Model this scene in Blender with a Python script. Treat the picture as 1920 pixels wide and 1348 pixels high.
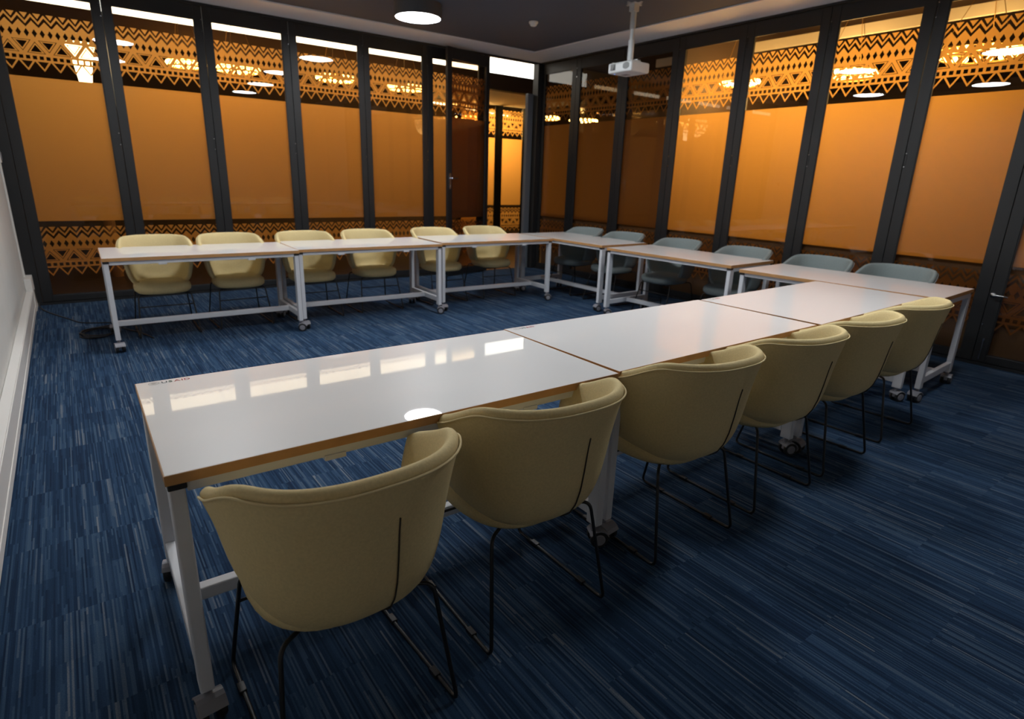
import bpy, bmesh, math, random
from math import sin, cos, pi, radians as R
from mathutils import Vector, Matrix

random.seed(4)
for o in list(bpy.data.objects):
    bpy.data.objects.remove(o, do_unlink=True)
SC = bpy.context.scene
COL = SC.collection

# ------------------------------------------------------------------ camera, world, exposure
cam_data = bpy.data.cameras.new('camera')
cam = bpy.data.objects.new('camera', cam_data)
COL.objects.link(cam)
cam.location = (-0.110, -1.439, 1.452)
cam.rotation_euler = (R(72.85), R(-1.78), R(-36.322))
cam_data.sensor_fit = 'HORIZONTAL'
cam_data.sensor_width = 36.0
cam_data.lens = 20.686
cam_data.clip_start = 0.02
cam_data.dof.use_dof = True
cam_data.dof.focus_distance = 2.0
cam_data.dof.aperture_fstop = 3.2
SC.camera = cam

world = bpy.data.worlds.new('world')
SC.world = world
world.use_nodes = True
world.node_tree.nodes['Background'].inputs[0].default_value = (0.02, 0.022, 0.03, 1)
world.node_tree.nodes['Background'].inputs[1].default_value = 1.0

SC.view_settings.view_transform = 'Standard'
SC.view_settings.look = 'None'
SC.view_settings.gamma = 1.0
SC.view_settings.use_curve_mapping = False
SC.view_settings.exposure = 0.0

LAMP = 54.0         # ceiling drum diffusers
STRIP = 4.0         # LED cove strip beyond the rear partition
RING_E = 58.0       # ring chandeliers, side lobby (W each)
RING_N = 1.4       # ring chandeliers, rear corridor (W each)

# room frame (metres)
XL, XW = -0.555, 6.21
YF, YW = -3.2, 6.489
ZC = 3.185           # dark ceiling
ZS = 3.172           # pale soffit along the partitions
GT = 3.005           # glass top
GB = 0.092           # glass bottom

# ------------------------------------------------------------------ materials
MATS = {}
def mat(name, col, rough=0.5, metal=0.0, spec=0.5, coat=0.0, coat_r=0.03, emit=None, es=0.0, bump=None):
    m = bpy.data.materials.new(name)
    m.use_nodes = True
    nt = m.node_tree
    b = nt.nodes['Principled BSDF']
    b.inputs['Base Color'].default_value = (*col, 1)
    b.inputs['Roughness'].default_value = rough
    b.inputs['Metallic'].default_value = metal
    b.inputs['Specular IOR Level'].default_value = spec
    b.inputs['Coat Weight'].default_value = coat
    b.inputs['Coat Roughness'].default_value = coat_r
    if emit:
        b.inputs['Emission Color'].default_value = (*emit, 1)
        b.inputs['Emission Strength'].default_value = es
    if bump:
        sc, st, var = bump
        tc = nt.nodes.new('ShaderNodeTexCoord')
        n = nt.nodes.new('ShaderNodeTexNoise')
        n.inputs['Scale'].default_value = sc
        n.inputs['Detail'].default_value = 4
        nt.links.new(tc.outputs['Object'], n.inputs['Vector'])
        bp = nt.nodes.new('ShaderNodeBump')
        bp.inputs['Strength'].default_value = st
        bp.inputs['Distance'].default_value = 0.002
        nt.links.new(n.outputs['Fac'], bp.inputs['Height'])
        nt.links.new(bp.outputs['Normal'], b.inputs['Normal'])
        if var:
            n2 = nt.nodes.new('ShaderNodeTexNoise')
            n2.inputs['Scale'].default_value = sc * 0.35
            n2.inputs['Detail'].default_value = 3
            nt.links.new(tc.outputs['Object'], n2.inputs['Vector'])
            mr = nt.nodes.new('ShaderNodeMapRange')
            mr.inputs['From Min'].default_value = 0.3
            mr.inputs['From Max'].default_value = 0.7
            mr.inputs['To Min'].default_value = 1 - var
            mr.inputs['To Max'].default_value = 1 + var
            nt.links.new(n2.outputs['Fac'], mr.inputs['Value'])
            vm = nt.nodes.new('ShaderNodeVectorMath')
            vm.operation = 'SCALE'
            vm.inputs[0].default_value = col
            nt.links.new(mr.outputs['Result'], vm.inputs['Scale'])
            nt.links.new(vm.outputs['Vector'], b.inputs['Base Color'])
    MATS[name] = m
    return m

mat('laminate', (0.80, 0.80, 0.80), 0.36, spec=0.3, coat=0.62, coat_r=0.02)
mat('wood_edge', (0.46, 0.24, 0.09), 0.5, bump=(30, 0.1, 0.12))
mat('white_metal', (0.62, 0.64, 0.68), 0.4)
mat('black_plastic', (0.012, 0.012, 0.014), 0.45)
mat('tyre', (0.014, 0.014, 0.015), 0.6)
mat('hub', (0.22, 0.22, 0.25), 0.45)
mat('chrome', (0.6, 0.6, 0.62), 0.22, metal=1.0)
mat('beige_fabric', (0.68, 0.55, 0.285), 0.78, spec=0.25, bump=(420, 0.35, 0.06))
mat('beige_piping', (0.70, 0.57, 0.31), 0.7, spec=0.25)
mat('zip', (0.035, 0.024, 0.012), 0.6)
mat('grey_fabric', (0.225, 0.265, 0.265), 0.78, spec=0.25, bump=(420, 0.35, 0.06))
mat('grey_piping', (0.25, 0.29, 0.29), 0.7, spec=0.25)
mat('dark_zip', (0.02, 0.02, 0.022), 0.6)
mat('black_wire', (0.010, 0.010, 0.011), 0.38)
mat('black_frame', (0.012, 0.0125, 0.014), 0.46, bump=(160, 0.1, 0))
mat('dark_ceiling', (0.080, 0.096, 0.130), 0.85)
mat('soffit', (0.78, 0.82, 0.88), 0.8)
mat('wall_white', (0.62, 0.61, 0.58), 0.7, bump=(14, 0.06, 0.02))
mat('trunk_white', (0.72, 0.70, 0.67), 0.45)
mat('proj_white', (0.72, 0.76, 0.78), 0.38)
mat('proj_dark', (0.02, 0.022, 0.024), 0.3)
mat('lens_glass', (0.03, 0.05, 0.05), 0.15)
mat('pole_grey', (0.55, 0.57, 0.58), 0.4)
mat('drum_dark', (0.10, 0.105, 0.115), 0.5)
mat('lamp_glow', (0.8, 0.8, 0.8), 0.5, emit=(0.95, 0.98, 1.0), es=LAMP)
mat('strip_glow', (0.8, 0.8, 0.8), 0.5, emit=(1.0, 0.97, 0.86), es=STRIP)
mat('bulb_glow', (0.8, 0.6, 0.3), 0.5, emit=(1.0, 0.60, 0.18), es=22.0)
mat('sconce_glow', (0.8, 0.6, 0.3), 0.5, emit=(1.0, 0.86, 0.55), es=9.0)
mat('gold_ring', (0.45, 0.28, 0.09), 0.35, metal=1.0)
mat('led_blue', (0.1, 0.2, 0.8), 0.4, emit=(0.15, 0.35, 1.0), es=3.0)
mat('lobby_brown', (0.075, 0.048, 0.033), 0.7)
mat('lobby_tan', (0.30, 0.19, 0.11), 0.7)
mat('lobby_floor', (0.055, 0.040, 0.034), 0.35)
mat('bulkhead_white', (0.70, 0.68, 0.62), 0.7)
mat('jamb_grey', (0.16, 0.18, 0.21), 0.35, metal=0.3)
mat('cable_black', (0.012, 0.012, 0.013), 0.5)
mat('logo_navy', (0.015, 0.04, 0.06), 0.4)
mat('logo_green', (0.02, 0.10, 0.06), 0.4)
mat('logo_red', (0.36, 0.02, 0.03), 0.4)
mat('logo_grey', (0.30, 0.29, 0.28), 0.4)

def glass_mat():
    m = bpy.data.materials.new('bronze_glass')
    m.use_nodes = True
    nt = m.node_tree
    nt.nodes.clear()
    out = nt.nodes.new('ShaderNodeOutputMaterial')
    tr = nt.nodes.new('ShaderNodeBsdfTransparent')
    tr.inputs['Color'].default_value = (0.95, 0.88, 0.78, 1)
    gl = nt.nodes.new('ShaderNodeBsdfGlossy')
    gl.inputs['Roughness'].default_value = 0.0
    gl.inputs['Color'].default_value = (1, 1, 1, 1)
    fr = nt.nodes.new('ShaderNodeFresnel')
    fr.inputs['IOR'].default_value = 1.5
    mx = nt.nodes.new('ShaderNodeMixShader')
    ge = nt.nodes.new('ShaderNodeNewGeometry')          # only the outer skin mirrors, the inner skin just passes light
    iv = nt.nodes.new('ShaderNodeMath'); iv.operation = 'SUBTRACT'; iv.inputs[0].default_value = 1.0
    ml = nt.nodes.new('ShaderNodeMath'); ml.operation = 'MULTIPLY'
    nt.links.new(ge.outputs['Backfacing'], iv.inputs[1])
    nt.links.new(iv.outputs[0], ml.inputs[0]); nt.links.new(fr.outputs[0], ml.inputs[1])
    nt.links.new(ml.outputs[0], mx.inputs[0])
    nt.links.new(tr.outputs[0], mx.inputs[1])
    nt.links.new(gl.outputs[0], mx.inputs[2])
    nt.links.new(mx.outputs[0], out.inputs[0])
    MATS['bronze_glass'] = m
glass_mat()

def film_mat():
    m = bpy.data.materials.new('amber_film')
    m.use_nodes = True
    nt = m.node_tree
    nt.nodes.clear()
    out = nt.nodes.new('ShaderNodeOutputMaterial')
    tl = nt.nodes.new('ShaderNodeBsdfTranslucent')
    tl.inputs['Color'].default_value = (0.95, 0.58, 0.20, 1)
    df = nt.nodes.new('ShaderNodeBsdfDiffuse')
    df.inputs['Color'].default_value = (0.26, 0.125, 0.055, 1)
    mx = nt.nodes.new('ShaderNodeMixShader')
    mx.inputs[0].default_value = 0.35
    nt.links.new(tl.outputs[0], mx.inputs[1])
    nt.links.new(df.outputs[0], mx.inputs[2])
    nt.links.new(mx.outputs[0], out.inputs[0])
    MATS['amber_film'] = m
film_mat()
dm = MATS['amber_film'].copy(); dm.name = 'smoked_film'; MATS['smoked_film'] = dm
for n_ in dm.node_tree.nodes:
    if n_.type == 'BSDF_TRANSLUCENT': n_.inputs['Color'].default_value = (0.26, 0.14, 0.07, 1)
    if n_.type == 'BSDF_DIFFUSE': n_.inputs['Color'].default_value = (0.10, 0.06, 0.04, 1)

def carpet_mat():
    m = bpy.data.materials.new('carpet')
    m.use_nodes = True
    nt = m.node_tree
    N, L = nt.nodes, nt.links
    b = N['Principled BSDF']
    b.inputs['Roughness'].default_value = 0.95
    b.inputs['Specular IOR Level'].default_value = 0.1
    tc = N.new('ShaderNodeTexCoord')
    sx = N.new('ShaderNodeSeparateXYZ')
    L.new(tc.outputs['Object'], sx.inputs[0])
    def math_(op, a, bb=None):
        n = N.new('ShaderNodeMath')
        n.operation = op
        for i, v in enumerate((a, bb)):
            if v is None: continue
            if isinstance(v, (int, float)): n.inputs[i].default_value = v
            else: L.new(v, n.inputs[i])
        return n.outputs[0]
    def wn(x, y, z=0.0):
        c = N.new('ShaderNodeCombineXYZ')
        for i, v in enumerate((x, y, z)):
            if isinstance(v, (int, float)): c.inputs[i].default_value = v
            else: L.new(v, c.inputs[i])
        w = N.new('ShaderNodeTexWhiteNoise')
        w.noise_dimensions = '3D'
        L.new(c.outputs[0], w.inputs[0])
        return w.outputs['Value']
    X, Y = sx.outputs[0], sx.outputs[1]
    tx = math_('FLOOR', math_('DIVIDE', X, 0.5))
    yo = math_('ADD', Y, math_('MULTIPLY', math_('MODULO', tx, 2.0), 0.25))
    ty = math_('FLOOR', math_('DIVIDE', yo, 0.5))
    tile = wn(tx, ty, 3.0)
    s1 = math_('FLOOR', math_('DIVIDE', X, 0.0056))
    r1 = wn(s1, tile, 1.0)                                       # one tone per stripe and tile
    seg = math_('FLOOR', math_('ADD', math_('DIVIDE', yo, 0.21), math_('MULTIPLY', wn(s1, ty, 9.0), 3.0)))
    r2 = wn(s1, seg, 2.0)                                        # a break along each stripe
    s2 = math_('FLOOR', math_('DIVIDE', X, 0.042))
    r3 = wn(s2, math_('FLOOR', math_('DIVIDE', yo, 0.25)), 5.0)  # broad bands
    v = math_('ADD', math_('MULTIPLY', r1, 0.46), math_('ADD', math_('MULTIPLY', r2, 0.36), math_('MULTIPLY', r3, 0.18)))
    nz = N.new('ShaderNodeTexNoise')
    nz.inputs['Scale'].default_value = 260
    nz.inputs['Detail'].default_value = 2
    L.new(tc.outputs['Object'], nz.inputs['Vector'])
    v = math_('ADD', v, math_('MULTIPLY', math_('SUBTRACT', nz.outputs['Fac'], 0.5), 0.30))
    cr = N.new('ShaderNodeValToRGB')
    e = cr.color_ramp.elements
    e[0].position = 0.12; e[0].color = (0.009, 0.020, 0.045, 1)
    e[1].position = 0.95; e[1].color = (0.15, 0.17, 0.20, 1)
    for p, c in ((0.40, (0.014, 0.034, 0.074, 1)), (0.58, (0.025, 0.055, 0.108, 1)), (0.72, (0.043, 0.080, 0.135, 1)), (0.82, (0.075, 0.105, 0.150, 1))):
        q = e.new(p); q.color = c
    L.new(v, cr.inputs[0])
    L.new(cr.outputs[0], b.inputs['Base Color'])
    bp = N.new('ShaderNodeBump')
    bp.inputs['Strength'].default_value = 0.4
    bp.inputs['Distance'].default_value = 0.003
    L.new(v, bp.inputs['Height'])
    L.new(bp.outputs[0], b.inputs['Normal'])
    MATS['carpet'] = m
carpet_mat()

# ------------------------------------------------------------------ mesh helpers
class MB:
    def __init__(s):
        s.v, s.f, s.m = [], [], []
    def poly(s, pts, mi=0):
        k = len(s.v); s.v += [tuple(p) for p in pts]; s.f.append(list(range(k, k + len(pts)))); s.m.append(mi)
    def box(s, x0, x1, y0, y1, z0, z1, mi=0):
        s.frust(((x0, x1), (y0, y1)), z0, ((x0, x1), (y0, y1)), z1, mi)
    def frust(s, a, z0, b, z1, mi=0):
        k = len(s.v)
        for (xx, yy), z in ((a, z0), (b, z1)):
            s.v += [(xx[0], yy[0], z), (xx[1], yy[0], z), (xx[1], yy[1], z), (xx[0], yy[1], z)]
        for f in ((3, 2, 1, 0), (4, 5, 6, 7), (0, 1, 5, 4), (1, 2, 6, 5), (2, 3, 7, 6), (3, 0, 4, 7)):
            s.f.append([k + i for i in f]); s.m.append(mi)
    def grid(s, rows, closed=False, mi=0):
        k = len(s.v); n = len(rows[0])
        for r in rows: s.v += [tuple(p) for p in r]
        for i in range(len(rows) - 1):
            for j in range(n if closed else n - 1):
                a, b = k + i * n + j, k + i * n + (j + 1) % n
                s.f.append([a, b, b + n, a + n]); s.m.append(mi)
    def tube(s, pts, r, n=8, mi=0, cap=True, closed=False):
        pts = [Vector(p) for p in pts]
        rows = []; N = len(pts)
        up = None
        for i, p in enumerate(pts):
            if closed: t = (pts[(i + 1) % N] - pts[i - 1])
            else: t = (pts[min(i + 1, N - 1)] - pts[max(i - 1, 0)])
            t.normalize()
            if up is None:
                up = Vector((0, 0, 1)) if abs(t.z) < 0.9 else Vector((1, 0, 0))
            a = t.cross(up).normalized(); b = a.cross(t).normalized()
            up = b
            rr = r[i] if isinstance(r, (list, tuple)) else r
            rows.append([p + a * rr * cos(2 * pi * k / n) + b * rr * sin(2 * pi * k / n) for k in range(n)])
        if closed: rows.append(rows[0])
        k0 = len(s.v)
        s.grid(rows, True, mi)
        if cap and not closed:
            s.f.append([k0 + i for i in range(n)][::-1]); s.m.append(mi)
            e = k0 + (len(rows) - 1) * n
            s.f.append([e + i for i in range(n)]); s.m.append(mi)
    def lathe(s, prof, c=(0, 0, 0), axis='z', n=24, mi=0):
        rows = []
        for r, h in prof:
            row = []
            for k in range(n):
                a = 2 * pi * k / n
                p = (r * cos(a), r * sin(a), h)
                if axis == 'x': p = (p[2], p[0], p[1])
                elif axis == 'y': p = (p[1], p[2], p[0])
                row.append((p[0] + c[0], p[1] + c[1], p[2] + c[2]))
            rows.append(row)
        k0 = len(s.v)
        s.grid(rows, True, mi)
        s.f.append([k0 + i for i in range(n)][::-1]); s.m.append(mi)
        e = k0 + (len(rows) - 1) * n
        s.f.append([e + i for i in range(n)]); s.m.append(mi)
    def build(s, name, mats, parent=None, smooth=False, bevel=0.0, fix=True, sub=0, loc=None):
        me = bpy.data.meshes.new(name)
        me.from_pydata(s.v, [], s.f)
        for q in ([mats] if isinstance(mats, str) else mats): me.materials.append(MATS[q])
        for p, mi in zip(me.polygons, s.m): p.material_index = mi
        bm = bmesh.new(); bm.from_mesh(me)
        if fix:
            bmesh.ops.remove_doubles(bm, verts=bm.verts, dist=1e-5)
            bmesh.ops.recalc_face_normals(bm, faces=bm.faces)
        if bevel:
            ed = [e for e in bm.edges if len(e.link_faces) == 2 and e.calc_face_angle(0) > 0.6]
            bmesh.ops.bevel(bm, geom=ed, offset=bevel, segments=2, profile=0.5, affect='EDGES')
        bm.to_mesh(me); bm.free()
        if smooth:
            for p in me.polygons: p.use_smooth = True
        o = bpy.data.objects.new(name, me)
        COL.objects.link(o)
        if sub:
            md = o.modifiers.new('sub', 'SUBSURF'); md.levels = sub; md.render_levels = sub
            dg = bpy.context.evaluated_depsgraph_get()
            me2 = bpy.data.meshes.new_from_object(o.evaluated_get(dg))
            me2.name = name
            o.modifiers.clear(); o.data = me2
            for p in me2.polygons: p.use_smooth = True
        if parent: o.parent = parent
        if loc: o.location = loc
        return o

def tag(o, label=None, cat=None, group=None, kind=None):
    if label: o['label'] = label
    if cat: o['category'] = cat
    if group: o['group'] = group
    if kind: o['kind'] = kind
    return o
def empty(name, loc=(0, 0, 0), rz=0.0):
    o = bpy.data.objects.new(name, None)
    o.empty_display_size = 0.1
    COL.objects.link(o)
    o.location = loc; o.rotation_euler = (0, 0, rz)
    return o
def copy_tree(o, parent=None):
    c = o.copy(); COL.objects.link(c); c.parent = parent
    for ch in [q for q in bpy.data.objects if q.parent == o]:
        copy_tree(ch, c)
    return c
def fillet(pts, r=0.03, n=5):
    """polyline with rounded corners"""
    pts = [Vector(p) for p in pts]; out = [pts[0]]
    for a, b, c in zip(pts, pts[1:], pts[2:]):
        u = (a - b); v = (c - b)
        d = min(r, u.length * 0.45, v.length * 0.45)
        p, q = b + u.normalized() * d, b + v.normalized() * d
        for k in range(n + 1):
            t = k / n
            out.append(p * (1 - t) ** 2 + b * 2 * t * (1 - t) + q * t * t)
    out.append(pts[-1])
    return out
def struct(o, label=None):
    o['kind'] = 'structure'
    if label: o['label'] = label
    return o

# ------------------------------------------------------------------ room shell
b = MB(); b.box(XL - 0.15, XW + 0.05, YF - 0.15, YW + 0.05, -0.06, 0.0)
struct(b.build('floor', 'carpet'), 'blue striped carpet tile floor of the meeting room')
b = MB(); b.box(XL - 0.15, XW, YF - 0.15, YW, ZC, ZC + 0.12)
struct(b.build('ceiling', 'dark_ceiling'), 'dark grey meeting room ceiling')
b = MB(); b.box(XL - 0.15, XL, YF - 0.15, YW + 0.02, 0, ZC)
struct(b.build('wall_left', 'wall_white'), 'plain white side wall above the cable trunking')
b = MB(); b.box(XL - 0.15, XW + 0.15, YF - 0.15, YF, 0, ZC)
struct(b.build('wall_front', 'wall_white'), 'white wall behind the camera')
b = MB(); b.box(XW, XW + 0.12, YF, -0.80 - 0.93, 0, ZC)
struct(b.build('wall_right', 'wall_white'), 'white return wall past the folding glass')
# pale soffit bands
SW = 0.575
b = MB()
b.poly([(XL, YW, ZS), (XW, YW, ZS), (XW - SW, YW - SW, ZS), (XL, YW - SW, ZS)])
b.poly([(XL, YW - SW, ZS), (XW - SW, YW - SW, ZS), (XW - SW, YW - SW, ZC), (XL, YW - SW, ZC)])
b.poly([(XL, YW - SW, ZC), (XW - SW, YW - SW, ZC), (XW, YW, ZC), (XL, YW, ZC)])
b.poly([(XL, YW, ZS), (XL, YW - SW, ZS), (XL, YW - SW, ZC), (XL, YW, ZC)])
b.poly([(XW, YW, ZS), (XW - SW, YW - SW, ZS), (XW - SW, YW - SW, ZC), (XW, YW, ZC)])
struct(b.build('trim_1', 'soffit'), 'pale grey soffit band above the rear folding glass')
b = MB()
b.poly([(XW, YW, ZS), (XW, YF, ZS), (XW - SW, YF, ZS), (XW - SW, YW - SW, ZS)])
b.poly([(XW - SW, YW - SW, ZS), (XW - SW, YF, ZS), (XW - SW, YF, ZC), (XW - SW, YW - SW, ZC)])
b.poly([(XW, YW, ZC), (XW, YF, ZC), (XW - SW, YF, ZC), (XW - SW, YW - SW, ZC)])
b.poly([(XW, YF, ZS), (XW - SW, YF, ZS), (XW - SW, YF, ZC), (XW, YF, ZC)])
b.poly([(XW, YW, ZS), (XW - SW, YW - SW, ZS), (XW - SW, YW - SW, ZC), (XW, YW, ZC)])
struct(b.build('trim_2', 'soffit'), 'pale grey soffit band above the side folding glass')
# tracks: floor sill and head
b = MB(); b.box(XL, 5.155, YW - 0.03, YW + 0.05, 0, 0.022)
struct(b.build('trim_3', 'black_frame'), 'black floor track of the rear folding glass')
b = MB(); b.box(XW - 0.03, XW + 0.05, -1.72, YW - 0.05, 0, 0.022)
struct(b.build('trim_4', 'black_frame'), 'black floor track of the side folding glass')
b = MB(); b.box(XL, XW, YW - 0.015, YW + 0.06, 3.150, ZS)
struct(b.build('trim_5', 'black_frame'), 'black head track of the rear folding glass')
b = MB(); b.box(XW - 0.015, XW + 0.06, -1.72, YW - 0.015, 3.150, ZS)
struct(b.build('trim_6', 'black_frame'), 'black head track of the side folding glass')
# corner post, wall post
b = MB(); b.box(6.115, XW + 0.05, 6.415, YW + 0.055, 0, 3.15)
struct(b.build('trim_7', 'black_frame', bevel=0.004), 'black corner post where the two folding glass walls meet')
b = MB(); b.box(5.150, 5.205, YW - 0.02, YW + 0.055, 0, 3.15)
struct(b.build('trim_8', 'black_frame', bevel=0.004), 'black door jamb the open leaf hangs from')
b = MB(); b.box(5.99, 6.10, YW + 0.01, YW + 0.075, 0, 2.72)
struct(b.build('trim_9', 'jamb_grey', bevel=0.004), 'blue-grey metal jamb on the latch side of the open doorway')

# ------------------------------------------------------------------ patterned film
def clip(poly, lo, hi):
    for sgn, lim in ((1, lo), (-1, hi)):
        out = []
        for i in range(len(poly)):
            a, c = poly[i - 1], poly[i]
            da, dc = sgn * (a[0] - lim), sgn * (c[0] - lim)
            if (da >= 0) != (dc >= 0):
                t = da / (da - dc)
                out.append((a[0] + t * (c[0] - a[0]), a[1] + t * (c[1] - a[1])))
            if dc >= 0: out.append(c)
        poly = out
        if len(poly) < 3: return []
    return poly
def band(lo, hi, dz, emit):
    """one patterned band between s = lo and s = hi: zigzag, diamonds, triangles, squares, open chevrons (top to bottom)"""
    def P(*p):
        q = clip(list(p), lo, hi)
        if len(q) >= 3: emit([(x, z + dz) for x, z in q])
    def cells(p):
        k = math.floor(lo / p) - 1
        while k * p < hi + p:
            yield k * p
            k += 1
    p = 0.1                                                   # zigzag
    for x in cells(p):
        m = x + p / 2
        P((x + 0.020, 2.828), (m, 2.783), (x + p - 0.020, 2.828))
        P((x, 2.822), (x, 2.796), (m, 2.732), (m, 2.758))
        P((m, 2.758), (m, 2.732), (x + p, 2.796), (x + p, 2.822))
        P((x, 2.762), (x, 2.698), (m, 2.698), (m, 2.704))
        P((m, 2.704), (m, 2.698), (x + p, 2.698), (x + p, 2.762))
    p, hw, hh, zc, z0, z1 = 0.061, 0.0205, 0.036, 2.654, 2.606, 2.698   # diamonds
    for x in cells(p):
        m = x + p / 2
        P((x, z1), (x, zc), (m - hw, zc), (m, zc + hh), (m, z1))
        P((m, z1), (m, zc + hh), (m + hw, zc), (x + p, zc), (x + p, z1))
        P((x, zc), (x, z0), (m, z0), (m, zc - hh), (m - hw, zc))
        P((m, zc - hh), (m, z0), (x + p, z0), (x + p, zc), (m + hw, zc))
    b_, z0, z1 = 0.205, 2.462, 2.606                           # triangles
    def tri(T):
        cx = sum(q[0] for q in T) / 3; cz = sum(q[1] for q in T) / 3
        S = lambda k: [(cx + (q[0] - cx) * k, cz + (q[1] - cz) * k) for q in T]
        for ko, ki in ((1.0, 0.72), (0.63, 0.43)):
            A, B = S(ko), S(ki)
            for i in range(3):
                P(A[i - 1], A[i], B[i], B[i - 1])
    for x in cells(b_):
        tri(((x, z0), (x + b_, z0), (x + b_ / 2, z1)))
        tri(((x + b_ / 2, z1), (x + b_, z0), (x + 1.5 * b_, z1)))
    P((lo, 2.452), (lo, 2.462), (hi, 2.462), (hi, 2.452))      # squares
    P((lo, 2.402), (lo, 2.420), (hi, 2.420), (hi, 2.402))
    p = 0.053
    for x in cells(p):
        P((x, 2.420), (x + 0.021, 2.420), (x + 0.021, 2.452), (x, 2.452))
    p, t = 0.126, 0.019                                        # open chevrons
    for x in cells(p):
        m = x + p / 2
        P((x, 2.402), (x + t, 2.402), (m, 2.336), (m, 2.314))
        P((m, 2.336), (x + p - t, 2.402), (x + p, 2.402), (m, 2.314))

def film_polys(lo, hi):
    out = []
    out.append([(lo, 0.869), (hi, 0.869), (hi, 2.258), (lo, 2.258)])
    band(lo, hi, 0.0, out.append)
    band(lo, hi, -2.018, out.append)
    return out

def leaf(name, to, s0, s1, gl0, gl1, label, face, hinges=True, lever=False):
    """one glazed leaf of a folding partition. to(s, d, z): s along the wall, d depth away from the room"""
    r = empty(name, to(s0, 0, 0))
    struct(r, label)
    o0 = Vector(to(s0, 0, 0))
    def W(s, d, z): return tuple(Vector(to(s, d, z)) - o0)
    def bx(mb, sa, sb, da, db, za, zb):
        p = [W(sa, da, za), W(sb, db, zb)]
        lo = [min(p[0][i], p[1][i]) for i in range(3)]; hi = [max(p[0][i], p[1][i]) for i in range(3)]
        mb.box(lo[0], hi[0], lo[1], hi[1], lo[2], hi[2])
    m = MB()
    bx(m, s0, gl0, 0, 0.045, 0.026, 3.146)
    bx(m, gl1, s1, 0, 0.045, 0.026, 3.146)
    bx(m, gl0, gl1, 0.002, 0.043, 0.026, GB)
    bx(m, gl0, gl1, 0.002, 0.043, GT, 3.146)
    m.build('leaf_frame', 'black_frame', r, bevel=0.003)
    m = MB()                                                   # slim glazing bead, catches light at the bottom
    e = 0.008
    bx(m, gl0, gl1, 0.006, 0.014, GB - 0.001, GB + e); bx(m, gl0, gl1, 0.006, 0.014, GT - e, GT + 0.001)
    bx(m, gl0 - 0.001, gl0 + e, 0.006, 0.014, GB, GT); bx(m, gl1 - e, gl1 + 0.001, 0.006, 0.014, GB, GT)
    m.build('glazing_bead', 'black_frame', r)
    m = MB(); bx(m, gl0, gl1, 0.016, 0.022, GB, GT)
    g = m.build('glass_pane', 'bronze_glass', r)
    m = MB()
    for q in film_polys(gl0, gl1):
        m.poly([W(s, 0.0235, z) for s, z in q])
    f = m.build('patterned_film', 'amber_film', r, fix=False)
    f['label'] = 'amber frosted film with zigzag and triangle bands'
    if hinges:
        for z in (1.72, 0.30, 2.95):
            m = MB()
            sm = s1 - 0.012
            for dz in (-0.05, 0.05):
                c = W(sm, -0.002, z + dz)
                m.lathe([(0.006, -0.004), (0.006, 0.004)], c, 'y' if face == 'b' else 'x', 8)
            bx(m, sm - 0.007, sm + 0.007, -0.004, 0.002, z - 0.04, z + 0.04)
            m.build('hinge', ['black_frame'], r)
            m = MB()
            for dz in (-0.058, 0.058):
                c = W(sm, -0.004, z + dz)
                m.lathe([(0.0055, -0.003), (0.0055, 0.003)], c, 'y' if face == 'b' else 'x', 8)
            h = m.build('hinge_screw', 'chrome', r)
    return r

toB = lambda s, d, z: (s, YW + d, z)
toR = lambda s, d, z: (XW + d, s, z)
ord_ = ['first', 'second', 'third', 'fourth', 'fifth', 'sixth', 'seventh', 'eighth', 'ninth']
bl = [(-0.445, 0.4895, -0.358, 0.407), (0.4935, 1.419, 0.576, 1.336), (1.423, 2.348, 1.506, 2.268), (2.352, 3.284, 2.433, 3.213),
      (3.288, 4.216, 3.359, 4.139), (4.220, 5.148, 4.295, 5.070)]
for i, (a, c, g0, g1) in enumerate(bl):
    leaf('door_%d' % (i + 1), toB, a, c, g0, g1, 'black framed amber glass leaf, %s along the rear wall from the white wall' % ord_[i], 'b')
b = MB(); b.box(XL, -0.449, YW, YW + 0.045, 0.022, 3.15)
struct(b.build('trim_10', 'black_frame'), 'black wall post between white wall and rear glass')
rb = [6.470, 5.642, 4.705, 3.798, 2.880, 1.967, 1.047, 0.153, -0.770, -1.690]
rg = [(6.395, 5.733), (5.552, 4.792), (4.619, 3.889), (3.707, 2.969), (2.790, 2.058), (1.876, 1.143), (0.951, 0.247), (0.059, -0.690), (-0.850, -1.610)]
for i, (g1, g0) in enumerate(rg):
    s1, s0 = rb[i] - 0.002, rb[i + 1] + 0.002
    if i == 0: s1 = 6.413
    g1 = min(g1, 6.36) if i == 0 else g1
    d = leaf('door_%d' % (i + 7), toR, s0, s1, g0, g1, 'black framed amber glass leaf, %s along the side wall from the corner' % ord_[i], 'r')
    if i == 7:                                                  # lever and floor bolt on the leaf beside the near table end
        m = MB()
        m.tube(fillet([(0, 0, 0), (-0.05, 0, 0), (-0.055, -0.06, 0.004), (-0.050, -0.115, 0.0)], 0.02), 0.008, 8)
        m.lathe([(0.022, -0.004), (0.022, 0.010)], (-0.004, 0, 0), 'x', 14)
        m.build('lever_handle', 'chrome', d, smooth=True, loc=(-0.002, 0.03 + (s1 - 0.06 - s0), 0.62))
        m = MB(); m.tube([(-0.012, 0, 0.05), (-0.012, 0, 0.22)], 0.006, 8); m.lathe([(0.010, 0), (0.010, 0.02)], (-0.012, 0, 0.22), 'z', 10)
        m.build('floor_bolt', 'chrome', d, loc=(0, s1 - 0.05 - s0, 0.0))

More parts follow.
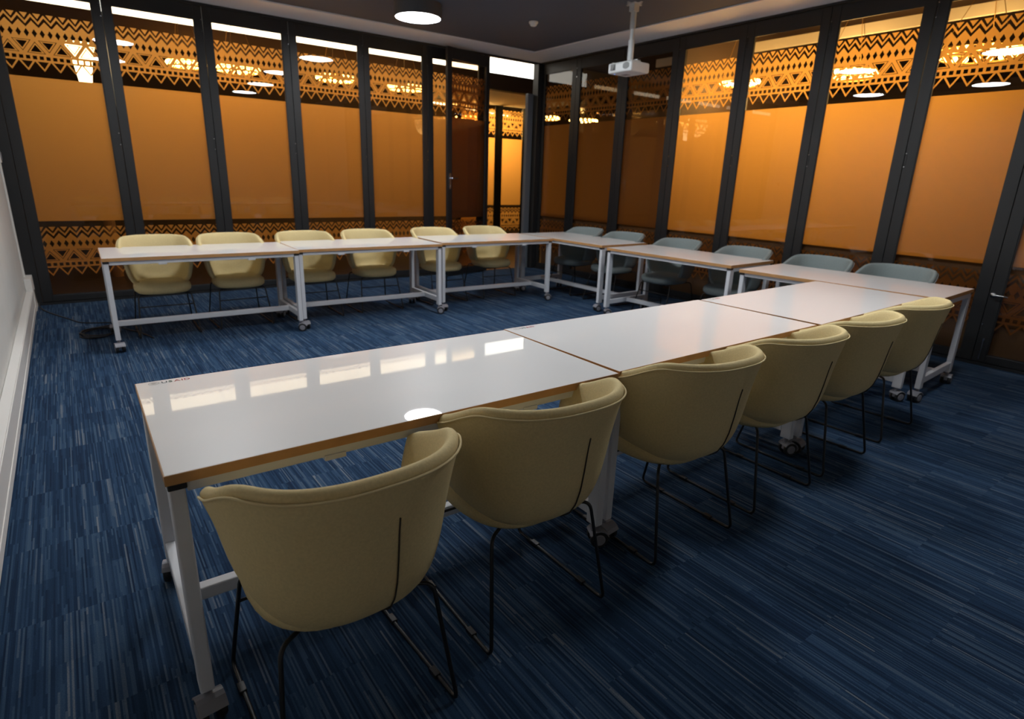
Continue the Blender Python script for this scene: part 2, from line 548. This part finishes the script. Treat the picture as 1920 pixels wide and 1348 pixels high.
# open door leaf, swung back against the rear glass
hx, hy, lw = 5.215, 6.455, 0.865
ang = math.atan2(6.245 - hy, 4.385 - hx)
door = empty('door_16', (hx, hy, 0), ang)
struct(door, 'open black framed glass door leaf folded back beside the doorway')
m = MB()
DT = 3.13
m.box(0.0, 0.075, -0.022, 0.022, 0.02, DT); m.box(lw - 0.085, lw, -0.022, 0.022, 0.02, DT)
m.box(0.075, lw - 0.085, -0.020, 0.020, 0.02, 0.11); m.box(0.075, lw - 0.085, -0.020, 0.020, DT - 0.145, DT)
m.build('leaf_frame', 'black_frame', door, bevel=0.003)
m = MB(); m.box(0.075, lw - 0.085, -0.003, 0.003, 0.11, DT - 0.145)
m.build('glass_pane', 'bronze_glass', door)
m = MB()
for q in film_polys(0.077, lw - 0.087):
    m.poly([(s, -0.0045, z - 0.01) for s, z in q])
m.build('patterned_film', 'smoked_film', door, fix=False)
for sd in (1, -1):
    m = MB()
    m.box(lw - 0.062, lw - 0.022, sd * 0.022, sd * 0.030, 1.27, 1.49)
    m.tube(fillet([(lw - 0.042, sd * 0.028, 1.42), (lw - 0.042, sd * 0.068, 1.42), (lw - 0.16, sd * 0.072, 1.42)], 0.02), 0.009, 8)
    m.build('lever_handle', 'chrome', door, smooth=False)
m = MB()
m.lathe([(0.012, 0.022), (0.012, 0.034)], (lw - 0.042, 0, 1.31), 'y', 12)
m.build('lock_cylinder', 'chrome', door)
for z in (0.35, 1.55, 2.75):
    m = MB(); m.lathe([(0.009, -0.05), (0.009, 0.05)], (-0.004, -0.024, z), 'z', 10)
    m.build('hinge', 'chrome', door)

# ------------------------------------------------------------------ tables
L, D, H = 1.50, 0.752, 0.76
def make_table():
    t = empty('folding_table')
    m = MB(); m.box(0.002, L - 0.002, 0.002, D - 0.002, H - 0.027, H)
    m.build('tabletop', 'laminate', t, bevel=0.001)
    m = MB()
    z0, z1 = H - 0.0272, H - 0.0007
    m.box(0, L, 0, 0.003, z0, z1); m.box(0, L, D - 0.003, D, z0, z1)
    m.box(0, 0.003, 0.003, D - 0.003, z0, z1); m.box(L - 0.003, L, 0.003, D - 0.003, z0, z1)
    m.build('edge_band', 'wood_edge', t)
    zr = H - 0.0275
    for y0, y1 in ((0.012, 0.045), (D - 0.045, D - 0.012)):
        m = MB(); m.box(0.045, L - 0.045, y0, y1, zr - 0.030, zr); m.build('side_rail', 'white_metal', t, bevel=0.003)
    for x0, x1 in ((0.004, 0.040), (L - 0.040, L - 0.004)):
        m = MB(); m.box(x0, x1, 0.046, D - 0.046, zr - 0.035, zr); m.build('end_rail', 'white_metal', t, bevel=0.003)
    for x in (0.38, L - 0.44):
        m = MB(); m.box(x, x + 0.06, 0.008, 0.05, zr - 0.040, zr - 0.024); m.build('rail_clip', 'white_metal', t, bevel=0.002)
    for x in (0.004, L - 0.046):
        for y in (0.004, D - 0.050):
            m = MB(); m.box(x, x + 0.042, y, y + 0.046, zr - 0.018, zr)
            m.build('corner_cap', 'black_plastic', t, bevel=0.003)
    for x in (0.006, L - 0.042):
        for y in (0.010, D - 0.070):
            m = MB(); m.box(x, x + 0.036, y, y + 0.060, 0.100, zr - 0.016)
            m.build('leg', 'white_metal', t, bevel=0.004)
        m = MB(); m.box(x + 0.002, x + 0.034, 0.07, D - 0.07, 0.135, 0.185)
        m.build('crossbar', 'white_metal', t, bevel=0.004)
    m = MB(); m.box(0.038, L - 0.038, D / 2 - 0.02, D / 2 + 0.02, 0.138, 0.182)
    m.build('stretcher', 'white_metal', t, bevel=0.004)
    k = 0
    for x in (0.024, L - 0.024):
        for y in (0.040, D - 0.040):
            a = (0.12, 2.9, 1.1, -0.6)[k]; k += 1
            c = MB()
            c.lathe([(0.011, 0.070), (0.011, 0.102)], (0, 0, 0), 'z', 12)
            c.box(-0.012, 0.012, -0.030, 0.012, 0.030, 0.075)
            cs = c.build('caster', 'hub', t, bevel=0.003, loc=(x, y, 0))
            cs.rotation_euler = (0, 0, a)
            for sx in (-1, 1):
                w = MB()
                w.lathe([(0.020, sx * 0.012), (0.035, sx * 0.014), (0.0375, sx * 0.018), (0.0375, sx * 0.030), (0.034, sx * 0.034), (0.024, sx * 0.034)], (0, -0.018, 0.0375), 'x', 24)
                w.build('wheel', 'tyre', cs, smooth=False)
                w = MB()
                w.lathe([(0.0245, sx * 0.030), (0.0245, sx * 0.0355), (0.020, sx * 0.037)], (0, -0.018, 0.0375), 'x', 24)
                w.build('hub_cap', 'hub', cs)
            w = MB()                                           # brake guard over the wheels
            rows = []
            for j in range(7):
                aa = R(20 + j * 22)
                rows.append([(sx * 0.036, -0.018 - cos(aa) * rr, 0.0375 + sin(aa) * rr) for sx in (-1, 1) for rr in ((0.039, 0.043) if sx < 0 else (0.043, 0.039))])
            w.grid(rows, True)
            w.build('brake_guard', 'hub', cs)
    return t

def logo(parent):
    """printed mark at the far corner of a table: ring emblem and the word USAID"""
    h = 0.030
    x0, y0, z = 0.036, D - 0.040, H + 0.0006
    e = empty('printed_logo', (x0, y0, z)); e.parent = parent
    e.scale = (0.74, 0.74, 1.0)
    m = MB()
    rows = [[(0.022 + r * cos(2 * pi * k / 28), 0.014 + r * sin(2 * pi * k / 28), 0) for k in range(28)] for r in (0.019, 0.0215)]
    m.grid(rows, True)
    rows = [[(0.022 + r * cos(2 * pi * k / 28), 0.014 + r * sin(2 * pi * k / 28), 0) for k in range(28)] for r in (0.0125, 0.0138)]
    m.grid(rows, True)
    for a, bq, w in ((-0.010, 0.020, 0.002), (-0.009, 0.016, 0.0018), (-0.008, 0.012, 0.0018), (-0.006, 0.008, 0.0018)):
        m.box(0.022 + a, 0.022 - a, bq - w / 2, bq + w / 2, 0, 0.0001)
    m.build('emblem', 'logo_grey', e, fix=False)
    x = 0.052
    for ch, mt in zip('USAID', ('logo_navy', 'logo_green', 'logo_red', 'logo_red', 'logo_red')):
        cu = bpy.data.curves.new('letter', 'FONT')
        cu.body = ch; cu.size = 0.036; cu.offset = 0.0007; cu.extrude = 0.0001; cu.resolution_u = 3
        o = bpy.data.objects.new('letter', cu); COL.objects.link(o)
        dg = bpy.context.evaluated_depsgraph_get()
        me = bpy.data.meshes.new_from_object(o.evaluated_get(dg))
        bpy.data.objects.remove(o, do_unlink=True)
        me.materials.clear(); me.materials.append(MATS[mt])
        w = max(v.co.x for v in me.vertices) - min(v.co.x for v in me.vertices); off = min(v.co.x for v in me.vertices)
        o = bpy.data.objects.new('letter', me); COL.objects.link(o); o.parent = e
        o.location = (x - off, 0.002, 0); x += w + 0.0055
    return e

TABLES = [
    (-0.019, 0.023, -0.589, 'white wheeled table of the near row with the bold printed logo on its corner', True),
    (1.500, 0.021, 0.391, 'white wheeled table in the middle of the near row, pale logo on its corner', True),
    (3.032, 0.023, 1.6, 'white wheeled table of the near row that butts against the side row', True),
    (5.345, 0.030, 93.3, 'white wheeled table of the side row whose end sticks out by the near row', False),
    (5.395, 1.690, 92.6, 'white wheeled table in the middle of the side row of tables', False),
    (5.431, 3.341, 90.74, 'white wheeled table of the side row that reaches into the far corner', False),
    (0.055, 4.095, -1.045, 'white wheeled table at the far row end next to the cable coil', False),
    (1.561, 4.129, -1.732, 'white wheeled table in the middle of the far row by the rear glass', False),
    (3.114, 4.181, -2.6, 'white wheeled table of the far row in front of the open doorway', False),
]
base = make_table()
for i, (x, y, a, lab, lg) in enumerate(TABLES):
    t = base if i == 0 else copy_tree(base)
    t.location = (x, y, 0); t.rotation_euler = (0, 0, R(a))
    tag(t, lab, 'table', 'white folding tables in the U layout')
    if i == 8: base_last = t
for i, t in enumerate([o for o in bpy.data.objects if o.name.startswith('folding_table')]):
    if TABLES[[round(q[0], 3) for q in TABLES].index(round(t.location.x, 3))][4]: logo(t)

# ------------------------------------------------------------------ chairs
FS = [(0.14, 0.0), (0.42, 0.010), (0.60, 0.045), (0.715, 0.11), (0.79, 0.21), (0.84, 0.34), (0.875, 0.50), (0.905, 0.67), (0.948, 0.84), (1.0, 1.0)]
PMAX = 104.0
def sgnpow(v, e): return math.copysign(abs(v) ** e, v)
def rim_z(phi):
    t = max(0.0, min(1.0, (abs(phi) - 58) / (PMAX - 58)))
    t = t * t * (2.2 - 1.2 * t)
    u = max(0.0, (abs(phi) - (PMAX - 12)) / 12)
    return 0.828 - 0.010 * u * u - 0.115 * t - 0.012 * (1 - cos(R(min(abs(phi), 90))))
def shell_pt(phi, f, g):
    n = 2.0 / 2.5
    a, bq = 0.302, 0.335
    p = R(phi)
    zb = 0.385 + 0.030 * max(0, (abs(phi) - 60) / 44)
    x = a * f * sgnpow(sin(p), n)
    y = -0.015 - bq * f * sgnpow(cos(p), n) * (1.0 if abs(phi) < 90 else 0.9)
    return Vector((x, y, zb + (rim_z(phi) - zb) * g))
def interp(s):
    k = s * (len(FS) - 1); i = min(int(k), len(FS) - 2); t = k - i
    return (FS[i][0] * (1 - t) + FS[i + 1][0] * t, FS[i][1] * (1 - t) + FS[i + 1][1] * t)
def shell_n(phi, s):
    a = shell_pt(phi, *interp(min(1, s + 0.02))) - shell_pt(phi, *interp(max(0, s - 0.02)))
    c = shell_pt(min(PMAX, phi + 2), *interp(s)) - shell_pt(max(-PMAX, phi - 2), *interp(s))
    n = c.cross(a)
    return n.normalized()
def make_chair(fab, pip, zp):
    t = empty('tub_chair')
    m = MB()
    NP, NS, th = 25, len(FS), 0.038
    rows = []
    for i in range(NP):
        phi = -PMAX + 2 * PMAX * i / (NP - 1)
        out = [shell_pt(phi, *FS[j]) for j in range(NS)]
        inn = []
        for j in range(NS):
            s = j / (NS - 1)
            n = shell_n(phi, s)
            if j == NS - 1: n = (n + shell_n(phi, 0.75)).normalized()
            q = out[j] - n * th * (1 if j > 1 else 0.8)
            inn.append(q)
        upv = Vector((0, 0, 0.013))
        cap = [out[-1] * 0.80 + inn[-1] * 0.20 + upv * 0.8, (out[-1] + inn[-1]) / 2 + upv * 1.25, out[-1] * 0.2 + inn[-1] * 0.8 + upv * 0.7]
        rows.append(out + cap + inn[::-1])
    n = len(rows[0])
    m.grid([[r[j] for r in rows] for j in range(n)] + [[r[0] for r in rows]])
    for r in (rows[0], rows[-1]):                               # arm front ends, softly closed
        for j in range(NS - 1):
            k2 = n - 1 - j
            m.poly([r[j], r[j + 1], r[k2 - 1], r[k2]])
        m.poly([r[NS - 1], r[NS], r[NS + 1], r[NS + 2], r[NS + 3]])
    m.build('shell', fab, t, smooth=True, sub=1)
    # seat cushion
    m = MB()
    prof = [(0.0, 0.372), (0.60, 0.372), (0.90, 0.380), (0.985, 0.398), (1.0, 0.420), (0.985, 0.444), (0.92, 0.458), (0.7, 0.464), (0.0, 0.462)]
    rows = []
    for f, z in prof:
        row = []
        for k in range(40):
            a = 2 * pi * k / 40
            y = 0.035 + 0.242 * f * sgnpow(sin(a), 0.72)
            wx = 0.226 * (1.0 - 0.06 * max(0, -sin(a)))
            zz = z - (0.012 if y > 0.2 else 0) * max(0, (y - 0.2) / 0.08) * (1 if z > 0.43 else 0)
            row.append((wx * f * sgnpow(cos(a), 0.72), y, zz))
        rows.append(row)
    m.grid(rows, True)
    m.build('seat_cushion', fab, t, smooth=True)
    # piping along the outer rim edge
    m = MB()
    pts = []
    for i in range(61):
        phi = -PMAX + 11 + (2 * PMAX - 22) * i / 60
        pts.append(shell_pt(phi, 1.0, 1.0) + shell_n(phi, 0.97) * 0.0005 + Vector((0, 0, -0.004)))
    m.tube(pts, 0.0032, 6)
    m.build('piping', pip, t, smooth=True)
    # zip in the back, off centre
    m = MB()
    pts = []
    for i in range(25):
        s = 0.14 + 0.70 * i / 24
        phi = 8 - 4 * s
        pts.append(shell_pt(phi, *interp(s)) + shell_n(phi, s) * 0.0006)
    m.tube(pts, 0.0022, 6)
    m.build('zip', zp, t, smooth=True)
    # wire sled base
    for sd in (-1, 1):
        m = MB()
        path = [(sd * 0.10, 0.150, 0.366), (sd * 0.205, 0.180, 0.366), (sd * 0.238, 0.275, 0.0065), (sd * 0.243, -0.245, 0.0065), (sd * 0.205, -0.175, 0.385), (sd * 0.09, -0.09, 0.368)]
        m.tube(fillet(path, 0.032), 0.0062, 8)
        m.build('sled_leg', 'black_wire', t, smooth=True)
        for y in (0.16, -0.12):
            m = MB(); m.box(sd * 0.241 - 0.010, sd * 0.241 + 0.010, y - 0.020, y + 0.020, 0.0, 0.015)
            m.build('glide', 'black_plastic', t, bevel=0.002)
    m = MB()
    m.tube([(-0.2145, 0.2050, 0.268), (0.2145, 0.2050, 0.268)], 0.005, 8)
    m.build('front_bar', 'black_wire', t, smooth=True)
    m = MB(); m.box(-0.12, 0.12, -0.10, 0.17, 0.360, 0.374)
    m.build('seat_plate', 'black_plastic', t)
    return t

beige = make_chair('beige_fabric', 'beige_piping', 'zip')
front = [(0.340, -0.060, 1.5), (1.008, 0.020, -1.0), (1.800, 0.030, -1.5), (2.478, 0.030, -1.0), (3.110, 0.040, 0.5), (3.840, 0.070, 2.0)]
FL = ['first beige tub chair along the near tables, counted from the bold logo end', 'second beige tub chair along the near tables from the bold logo end',
      'third beige tub chair along the near tables from the bold logo end', 'fourth beige tub chair along the near tables from the bold logo end',
      'fifth beige tub chair along the near tables, next to last before the side row', 'last beige tub chair along the near tables, tucked by the side row end']
for i, (x, y, a) in enumerate(front):
    c = beige if i == 0 else copy_tree(beige)
    c.location = (x, y, 0); c.rotation_euler = (0, 0, R(a))
    tag(c, FL[i], 'chair', 'beige chairs along the near tables')
back = [(0.500, 4.730, 179), (1.140, 4.740, 181), (1.860, 4.750, 179), (2.560, 4.770, 178), (3.420, 4.790, 180), (4.160, 4.810, 178)]
for i, (x, y, a) in enumerate(back):
    c = copy_tree(beige)
    c.location = (x, y, 0); c.rotation_euler = (0, 0, R(a))
    tag(c, '%s pale beige tub chair behind the far tables, counted from the cable coil' % ord_[i], 'chair', 'beige chairs behind the far tables')
grey = make_chair('grey_fabric', 'grey_piping', 'dark_zip')
side = [(5.280, 0.600, 90), (5.275, 1.250, 91), (5.285, 2.040, 89), (5.290, 2.880, 90), (5.300, 3.720, 92), (5.305, 4.440, 89)]
for i, (x, y, a) in enumerate(side):
    c = grey if i == 0 else copy_tree(grey)
    c.location = (x, y, 0); c.rotation_euler = (0, 0, R(a))
    tag(c, '%s blue-grey tub chair behind the side tables, counted from the near row' % ord_[i], 'chair', 'grey chairs behind the side tables')

# ------------------------------------------------------------------ ceiling lamps, detector, projector
def drum(x, y, zb, label, first=None):
    t = empty('drum_lamp', (x, y, ZC))
    h = ZC - zb
    m = MB()
    m.lathe([(0.252, 0.0), (0.252, -h + 0.002), (0.248, -h), (0.238, -h), (0.238, -h + 0.012)], (0, 0, 0), 'z', 48)
    m.build('housing', 'drum_dark', t, smooth=False)
    m = MB(); m.lathe([(0.2375, -h + 0.010), (0.2375, -h + 0.003)], (0, 0, 0), 'z', 48)
    m.build('diffuser', 'lamp_glow', t)
    tag(t, label, 'ceiling lamp', 'round drum lamps on the ceiling')
    return t
drum(3.235, 4.890, 3.050, 'round drum ceiling lamp with white disc above the far tables')
drum(3.200, 3.100, 3.050, 'round drum ceiling lamp over the open floor, next after the visible one')
drum(3.350, 1.330, 3.050, 'round drum ceiling lamp over the near side of the open floor')
drum(3.420, -0.280, 3.050, 'round drum ceiling lamp above the near row of chairs')

drum(0.800, 2.200, 3.050, 'round drum ceiling lamp over the open floor nearest the white wall')
drum(0.760, 4.000, 3.050, 'round drum ceiling lamp above the far table end by the cable coil')

t = empty('smoke_detector', (4.580, 4.610, ZC))
m = MB(); m.lathe([(0.052, 0), (0.054, -0.012), (0.050, -0.022)], (0, 0, 0), 'z', 24); m.build('mounting_base', 'proj_white', t)
m = MB(); m.lathe([(0.040, -0.022), (0.040, -0.036), (0.026, -0.048)], (0, 0, 0), 'z', 24); m.build('sensor_head', 'proj_white', t, smooth=False)
tag(t, 'small round white smoke detector on the dark ceiling', 'smoke detector')

pz = 2.585
t = empty('projector', (4.870, 3.320, ZC))
q = pz - ZC
m = MB()
m.box(-0.055, 0.055, -0.055, 0.055, -0.006, 0.0); m.box(-0.035, 0.035, -0.035, 0.035, -0.075, -0.006)
for a in range(4):
    m.box(*(( -0.10, -0.05, -0.012, 0.012), (0.05, 0.10, -0.012, 0.012), (-0.012, 0.012, -0.10, -0.05), (-0.012, 0.012, 0.05, 0.10))[a], -0.006, 0.0)
m.build('ceiling_plate', 'pole_grey', t)
m = MB(); m.lathe([(0.030, -0.07), (0.030, -0.235)], (0, 0, 0), 'z', 20); m.build('upper_pole', 'pole_grey', t, smooth=False)
m = MB(); m.lathe([(0.022, -0.235), (0.022, -0.335), (0.031, -0.337), (0.031, q + 0.072)], (0, 0, 0), 'z', 20); m.build('lower_pole', 'proj_white', t, smooth=False)
m = MB()
m.box(-0.02, 0.02, -0.13, 0.13, q + 0.062, q + 0.072)
for y in (-0.13, 0.12):
    m.box(-0.02, 0.02, y, y + 0.01, q + 0.045, q + 0.072)
m.box(-0.12, 0.02, -0.135, -0.125, q + 0.045, q + 0.055); m.box(-0.12, 0.02, 0.125, 0.135, q + 0.045, q + 0.055)
m.build('mount_arms', 'proj_white', t)
m = MB(); m.box(-0.15, 0.13, -0.165, 0.165, q - 0.055, q + 0.045)
bod = m.build('body', 'proj_white', t, bevel=0.018)
m = MB(); m.box(-0.154, -0.145, 0.055, 0.125, q - 0.030, q + 0.030); m.build('lens_recess', 'proj_dark', t, bevel=0.003)
m = MB(); m.lathe([(0.024, -0.160), (0.020, -0.158), (0.014, -0.155)], (0, 0.090, q), 'x', 20); m.build('lens', 'proj_dark', t)
m = MB()
for k in range(8):
    y = -0.135 + k * 0.011
    hh = 0.032 * math.sqrt(max(0.1, 1 - ((k - 3.5) / 4.4) ** 2))
    m.box(-0.1525, -0.149, y, y + 0.005, q - hh, q + hh)
m.build('vent_slots', 'proj_dark', t)
m = MB(); m.box(-0.02, 0.05, 0.02, 0.10, q - 0.0565, q - 0.054); m.build('bottom_panel', 'hub', t)
m = MB(); m.lathe([(0.004, -0.0575), (0.004, -0.054)], (-0.10, 0.11, q), 'z', 10)
m.build('status_light', 'led_blue', t)
tag(t, 'white projector hanging from the dark ceiling on a pole', 'projector')

# ------------------------------------------------------------------ white wall: trunking, conduit, socket, cable
t = empty('cable_trunking', (XL + 0.002, 0, 0))
m = MB(); m.box(0.0, 0.052, YF + 0.02, 6.16, 0.004, 0.205); m.build('channel', 'trunk_white', t, bevel=0.003)
m = MB(); m.box(0.0515, 0.056, YF + 0.02, 6.16, 0.012, 0.060); m.box(0.0515, 0.056, YF + 0.02, 6.16, 0.150, 0.197)
m.build('cover_strip', 'trunk_white', t, bevel=0.001)
m = MB(); m.box(0.0, 0.060, 6.16, 6.47, 0.0, 0.330); m.build('end_box', 'trunk_white', t, bevel=0.004)
tag(t, 'long white cable trunking along the foot of the white wall', 'cable trunking')
m = MB(); m.box(0, 0.016, -0.014, 0.014, 0.331, 3.10)
o = m.build('wall_conduit', 'trunk_white', bevel=0.004, loc=(XL, 6.30, 0)); tag(o, 'thin white conduit running up the white wall by the rear glass', 'conduit')
t = empty('wall_socket', (XL, 6.18, 1.50))
m = MB(); m.box(0, 0.030, -0.05, 0.05, -0.06, 0.06); m.build('back_box', 'trunk_white', t, bevel=0.004)
m = MB(); m.box(0.030, 0.036, -0.03, 0.03, -0.035, 0.035); m.build('face_plate', 'hub', t, bevel=0.002)
tag(t, 'small white socket box on the white wall beside the conduit', 'socket')
pts = [(XL + 0.067, 6.30, 0.20), (XL + 0.08, 6.28, 0.03), (-0.40, 6.02, 0.006), (-0.24, 5.60, 0.006), (-0.13, 5.36, 0.006), (0.08, 5.25, 0.006), (0.10, 5.16, 0.006), (-0.10, 5.06, 0.006), (-0.17, 4.92, 0.006)]
for k in range(34):
    a = pi * 0.9 + 2 * pi * k / 12
    rr = 0.105 + 0.012 * sin(k * 0.9)
    pts.append((-0.03 + rr * 1.25 * cos(a), 4.83 + rr * 1.5 * sin(a), 0.007 + 0.0022 * (k / 3.0)))
pts += [(0.14, 4.98, 0.012), (0.17, 4.92, 0.008), (0.23, 4.80, 0.007), (0.30, 4.62, 0.007), (0.36, 4.40, 0.007)]
sm = []
P_ = [Vector(p) for p in pts]
for i in range(len(P_) - 1):
    p0, p1, p2, p3 = P_[max(i - 1, 0)], P_[i], P_[i + 1], P_[min(i + 2, len(P_) - 1)]
    for k in range(4):
        u = k / 4
        sm.append(0.5 * ((2 * p1) + (p2 - p0) * u + (2 * p0 - 5 * p1 + 4 * p2 - p3) * u * u + (3 * p1 - p0 - 3 * p2 + p3) * u ** 3))
for p in sm: p.z = max(p.z, 0.0055)
m = MB(); m.tube(sm, 0.0055, 6)
tag(m.build('power_cable', 'cable_black', smooth=True), 'loosely coiled black cable on the carpet by the far table end', 'cable')

# ------------------------------------------------------------------ spaces beyond the glass
b = MB(); b.box(-3.0, 14.0, YW + 0.05, 15.0, -0.06, 0.0); b.box(XW + 0.05, 14.0, -4.0, YW + 0.05, -0.06, 0.0)
struct(b.build('floor_lobby', 'lobby_floor'), 'dark lobby floor beyond the glass')
b = MB(); b.box(-3.0, 7.66, YW + 0.06, 7.70, 3.46, 3.56); b.box(XW + 0.06, 14.0, -4.0, YW + 0.06, 3.46, 3.56); b.box(7.66, 14.0, YW + 0.06, 15.0, 3.46, 3.56); b.box(-3.0, 7.66, 7.70, 15.0, 3.46, 3.56)
struct(b.build('ceiling_lobby', 'lobby_brown'), 'dark brown lobby ceiling beyond the glass')
b = MB(); b.box(-3.0, 14.0, 15.0, 15.1, 0, 3.5)
struct(b.build('wall_rear', 'lobby_brown'), 'brown wall at the far end of the rear lobby')
b = MB(); b.box(14.0, 14.1, -4.0, 15.1, 0, 3.5)
struct(b.build('wall_side', 'lobby_brown'), 'brown wall at the far end of the side lobby')
b = MB(); b.box(-3.1, -3.0, YW, 15.1, 0, 3.5); b.box(-3.0, XL - 0.15, YW + 0.0, YW + 0.05, 0, 3.5)
struct(b.build('wall_west', 'lobby_tan'), 'tan end wall of the rear corridor')
b = MB(); b.box(XW + 0.12, 14.0, -4.1, -4.0, 0, 3.5)
struct(b.build('wall_south', 'lobby_tan'), 'tan end wall of the side lobby')
b = MB(); b.box(6.30, 9.0, 3.74, 3.80, 0, 3.46)  # added wall, keeps chandelier light off the side leaves near the corner
struct(b.build('wall_blocker', 'lobby_brown'), 'added brown wall behind a frame post, blocks chandelier light from the corner leaves')
b = MB(); b.box(6.275, 6.305, -1.70, 3.735, 0, 0.935); b.box(6.275, 6.305, 3.805, 6.35, 0, 0.935)  # added low panel, blocks backlight from the lower film band
struct(b.build('wall_blocker_low', 'lobby_brown'), 'added low dark panel just behind the side glass, shades the lower film')
# bulkhead with the LED strip, rear corridor
b = MB(); b.box(-3.0, 9.5, 7.70, 7.86, 2.900, 3.160)
struct(b.build('trim_11', 'lobby_brown'), 'dark brown bulkhead hanging across the rear corridor')
t = empty('led_strip', (0, 7.72, 3.16))
m = MB(); m.box(-3.0, 9.5, 0.0, 0.02, 0.0, 0.30); m.build('mounting_board', 'bulkhead_white', t)
m = MB(); m.box(-2.9, 7.15, -0.012, 0.0, 0.002, 0.250); m.build('glow_panel', 'strip_glow', t)
tag(t, 'long bright white light strip above the corridor bulkhead beyond the rear glass', 'light strip')
# white bulkhead, side lobby
b = MB(); b.box(7.40, 7.44, -4.0, 5.2, 3.112, 3.222)
struct(b.build('trim_12', 'bulkhead_white'), 'pale bulkhead band crossing the side lobby')

def ring(x, y, z, rad, watts, label, tone=(1.0, 0.66, 0.25)):
    t = empty('ring_chandelier', (x, y, z))
    m = MB()
    n = 36
    m.tube([(rad * cos(2 * pi * k / n), rad * sin(2 * pi * k / n), 0.035) for k in range(n)], 0.014, 8, closed=True)
    m.tube([(rad * cos(2 * pi * k / n), rad * sin(2 * pi * k / n), -0.035) for k in range(n)], 0.010, 8, closed=True)
    m.build('metal_ring', 'gold_ring', t, smooth=True)
    m = MB()
    for k in range(3):
        a = 2 * pi * k / 3
        m.tube([(rad * cos(a), rad * sin(a), 0.03), (0.02 * cos(a), 0.02 * sin(a), 3.46 - z)], 0.003, 6)
    m.build('suspension_wires', 'gold_ring', t)
    nb = 20
    me = None
    for k in range(nb):
        a = 2 * pi * k / nb
        if me is None:
            m = MB(); m.lathe([(0.008, -0.030), (0.022, -0.016), (0.026, 0.0), (0.022, 0.016), (0.008, 0.030)], (0, 0, 0), 'z', 10)
            o = m.build('bulb', 'bulb_glow', t, smooth=True); me = o.data
        else:
            o = bpy.data.objects.new('bulb', me); COL.objects.link(o); o.parent = t
        o.location = (rad * cos(a), rad * sin(a), 0)
    ld = bpy.data.lights.new('bulb_light', 'POINT')
    ld.energy = watts; ld.color = tone; ld.shadow_soft_size = 0.30
    lo = bpy.data.objects.new('bulb_light', ld); COL.objects.link(lo); lo.parent = t; lo.location = (0, 0, -0.10)
    tag(t, label, 'chandelier', 'glowing ring chandeliers beyond the glass')
ring(6.92, 3.38, 2.68, 0.22, RING_E * 0.5, 'amber ring chandelier seen through the fourth side leaf from the corner')
ring(7.22, 2.20, 2.68, 0.27, RING_E * 1.2, 'amber ring chandelier seen through the sixth side leaf from the corner')
ring(7.22, 0.99, 2.74, 0.32, RING_E * 0.7, 'amber ring chandelier seen through the seventh side leaf from the corner')
ring(9.00, 9.05, 3.08, 0.33, 20, 'amber ring chandelier seen through the first side leaf from the corner')
ring(10.0, 10.95, 2.92, 0.33, 20, 'smaller looking amber ring chandelier just above another, by the corner post')
ring(10.6, 10.2, 2.86, 0.33, 20, 'amber ring chandelier lowest of those behind the first side leaf')
ring(1.95, 7.40, 2.68, 0.25, RING_N, 'amber ring chandelier seen through the third rear leaf from the white wall', (1.0, 0.52, 0.15))
ring(3.25, 7.40, 2.715, 0.25, RING_N * 1.6, 'amber ring chandelier seen through the fourth rear leaf from the white wall', (1.0, 0.52, 0.15))
ring(4.33, 7.40, 2.705, 0.25, RING_N * 1.2, 'amber ring chandelier seen through the fifth rear leaf from the white wall', (1.0, 0.52, 0.15))
ring(1.36, 7.40, 2.665, 0.20, RING_N, 'amber ring chandelier seen through the second rear leaf from the white wall', (1.0, 0.52, 0.15))

# flared column lamp behind the first rear leaf
t = empty('column_lamp', (0.34, 8.20, 0))
m = MB(); m.lathe([(0.07, 0.0), (0.06, 1.9), (0.05, 2.20)], (0, 0, 0), 'z', 16); m.build('stem', 'lobby_tan', t, smooth=False)
m = MB(); m.lathe([(0.05, 2.20), (0.07, 2.45), (0.11, 2.72), (0.16, 2.86), (0.15, 2.86), (0.09, 2.70)], (0, 0, 0), 'z', 20); m.build('flared_shade', 'sconce_glow', t, smooth=False)
ld = bpy.data.lights.new('shade_light', 'POINT'); ld.energy = 24; ld.color = (1.0, 0.66, 0.30); ld.shadow_soft_size = 0.25
lo = bpy.data.objects.new('shade_light', ld); COL.objects.link(lo); lo.parent = t; lo.location = (0.0, -0.25, 2.75)
tag(t, 'glowing flared column lamp behind the first rear leaf', 'lamp')

# second glass partition seen through the open doorway
PY = 9.6
toP = lambda s, d, z: (s, PY + d, z)
leaf('door_17', toP, 6.60, 7.623, 6.68, 7.535, 'grey framed amber glass leaf across the corridor, narrow view in the doorway', 'b', hinges=False)
leaf('door_18', toP, 7.627, 8.36, 7.715, 8.27, 'grey framed amber glass leaf across the corridor, centred in the open doorway', 'b', hinges=False)
b = MB(); b.box(6.0, 9.5, PY, PY + 0.06, 3.15, 3.46)
struct(b.build('trim_13', 'bulkhead_white'), 'grey head above the glass across the corridor')
b = MB(); b.box(5.6, 8.5, 7.862, PY - 0.002, 2.902, 2.95)
struct(b.build('ceiling_corridor', 'bulkhead_white'), 'pale lowered ceiling past the corridor bulkhead')
t = empty('light_bar', (8.0, 11.2, 2.96))
m = MB(); m.box(-1.7, 1.5, -0.06, 0.06, 0.0, 0.05); m.build('housing', 'bulkhead_white', t)
m = MB(); m.box(-1.68, 1.48, -0.05, 0.05, -0.01, 0.001); m.build('diffuser', 'strip_glow', t)
t.rotation_euler = (0, 0, R(20))
tag(t, 'white light bar behind the corridor glass seen in the doorway', 'light bar')
b = MB(); b.box(8.365, 8.50, PY - 0.02, PY + 0.06, 0, 3.15)
struct(b.build('trim_14', 'jamb_grey'), 'grey post beside the glass across the corridor')
ring(7.55, 10.6, 2.70, 0.33, 170, 'bright ring chandelier behind the corridor glass seen in the doorway')
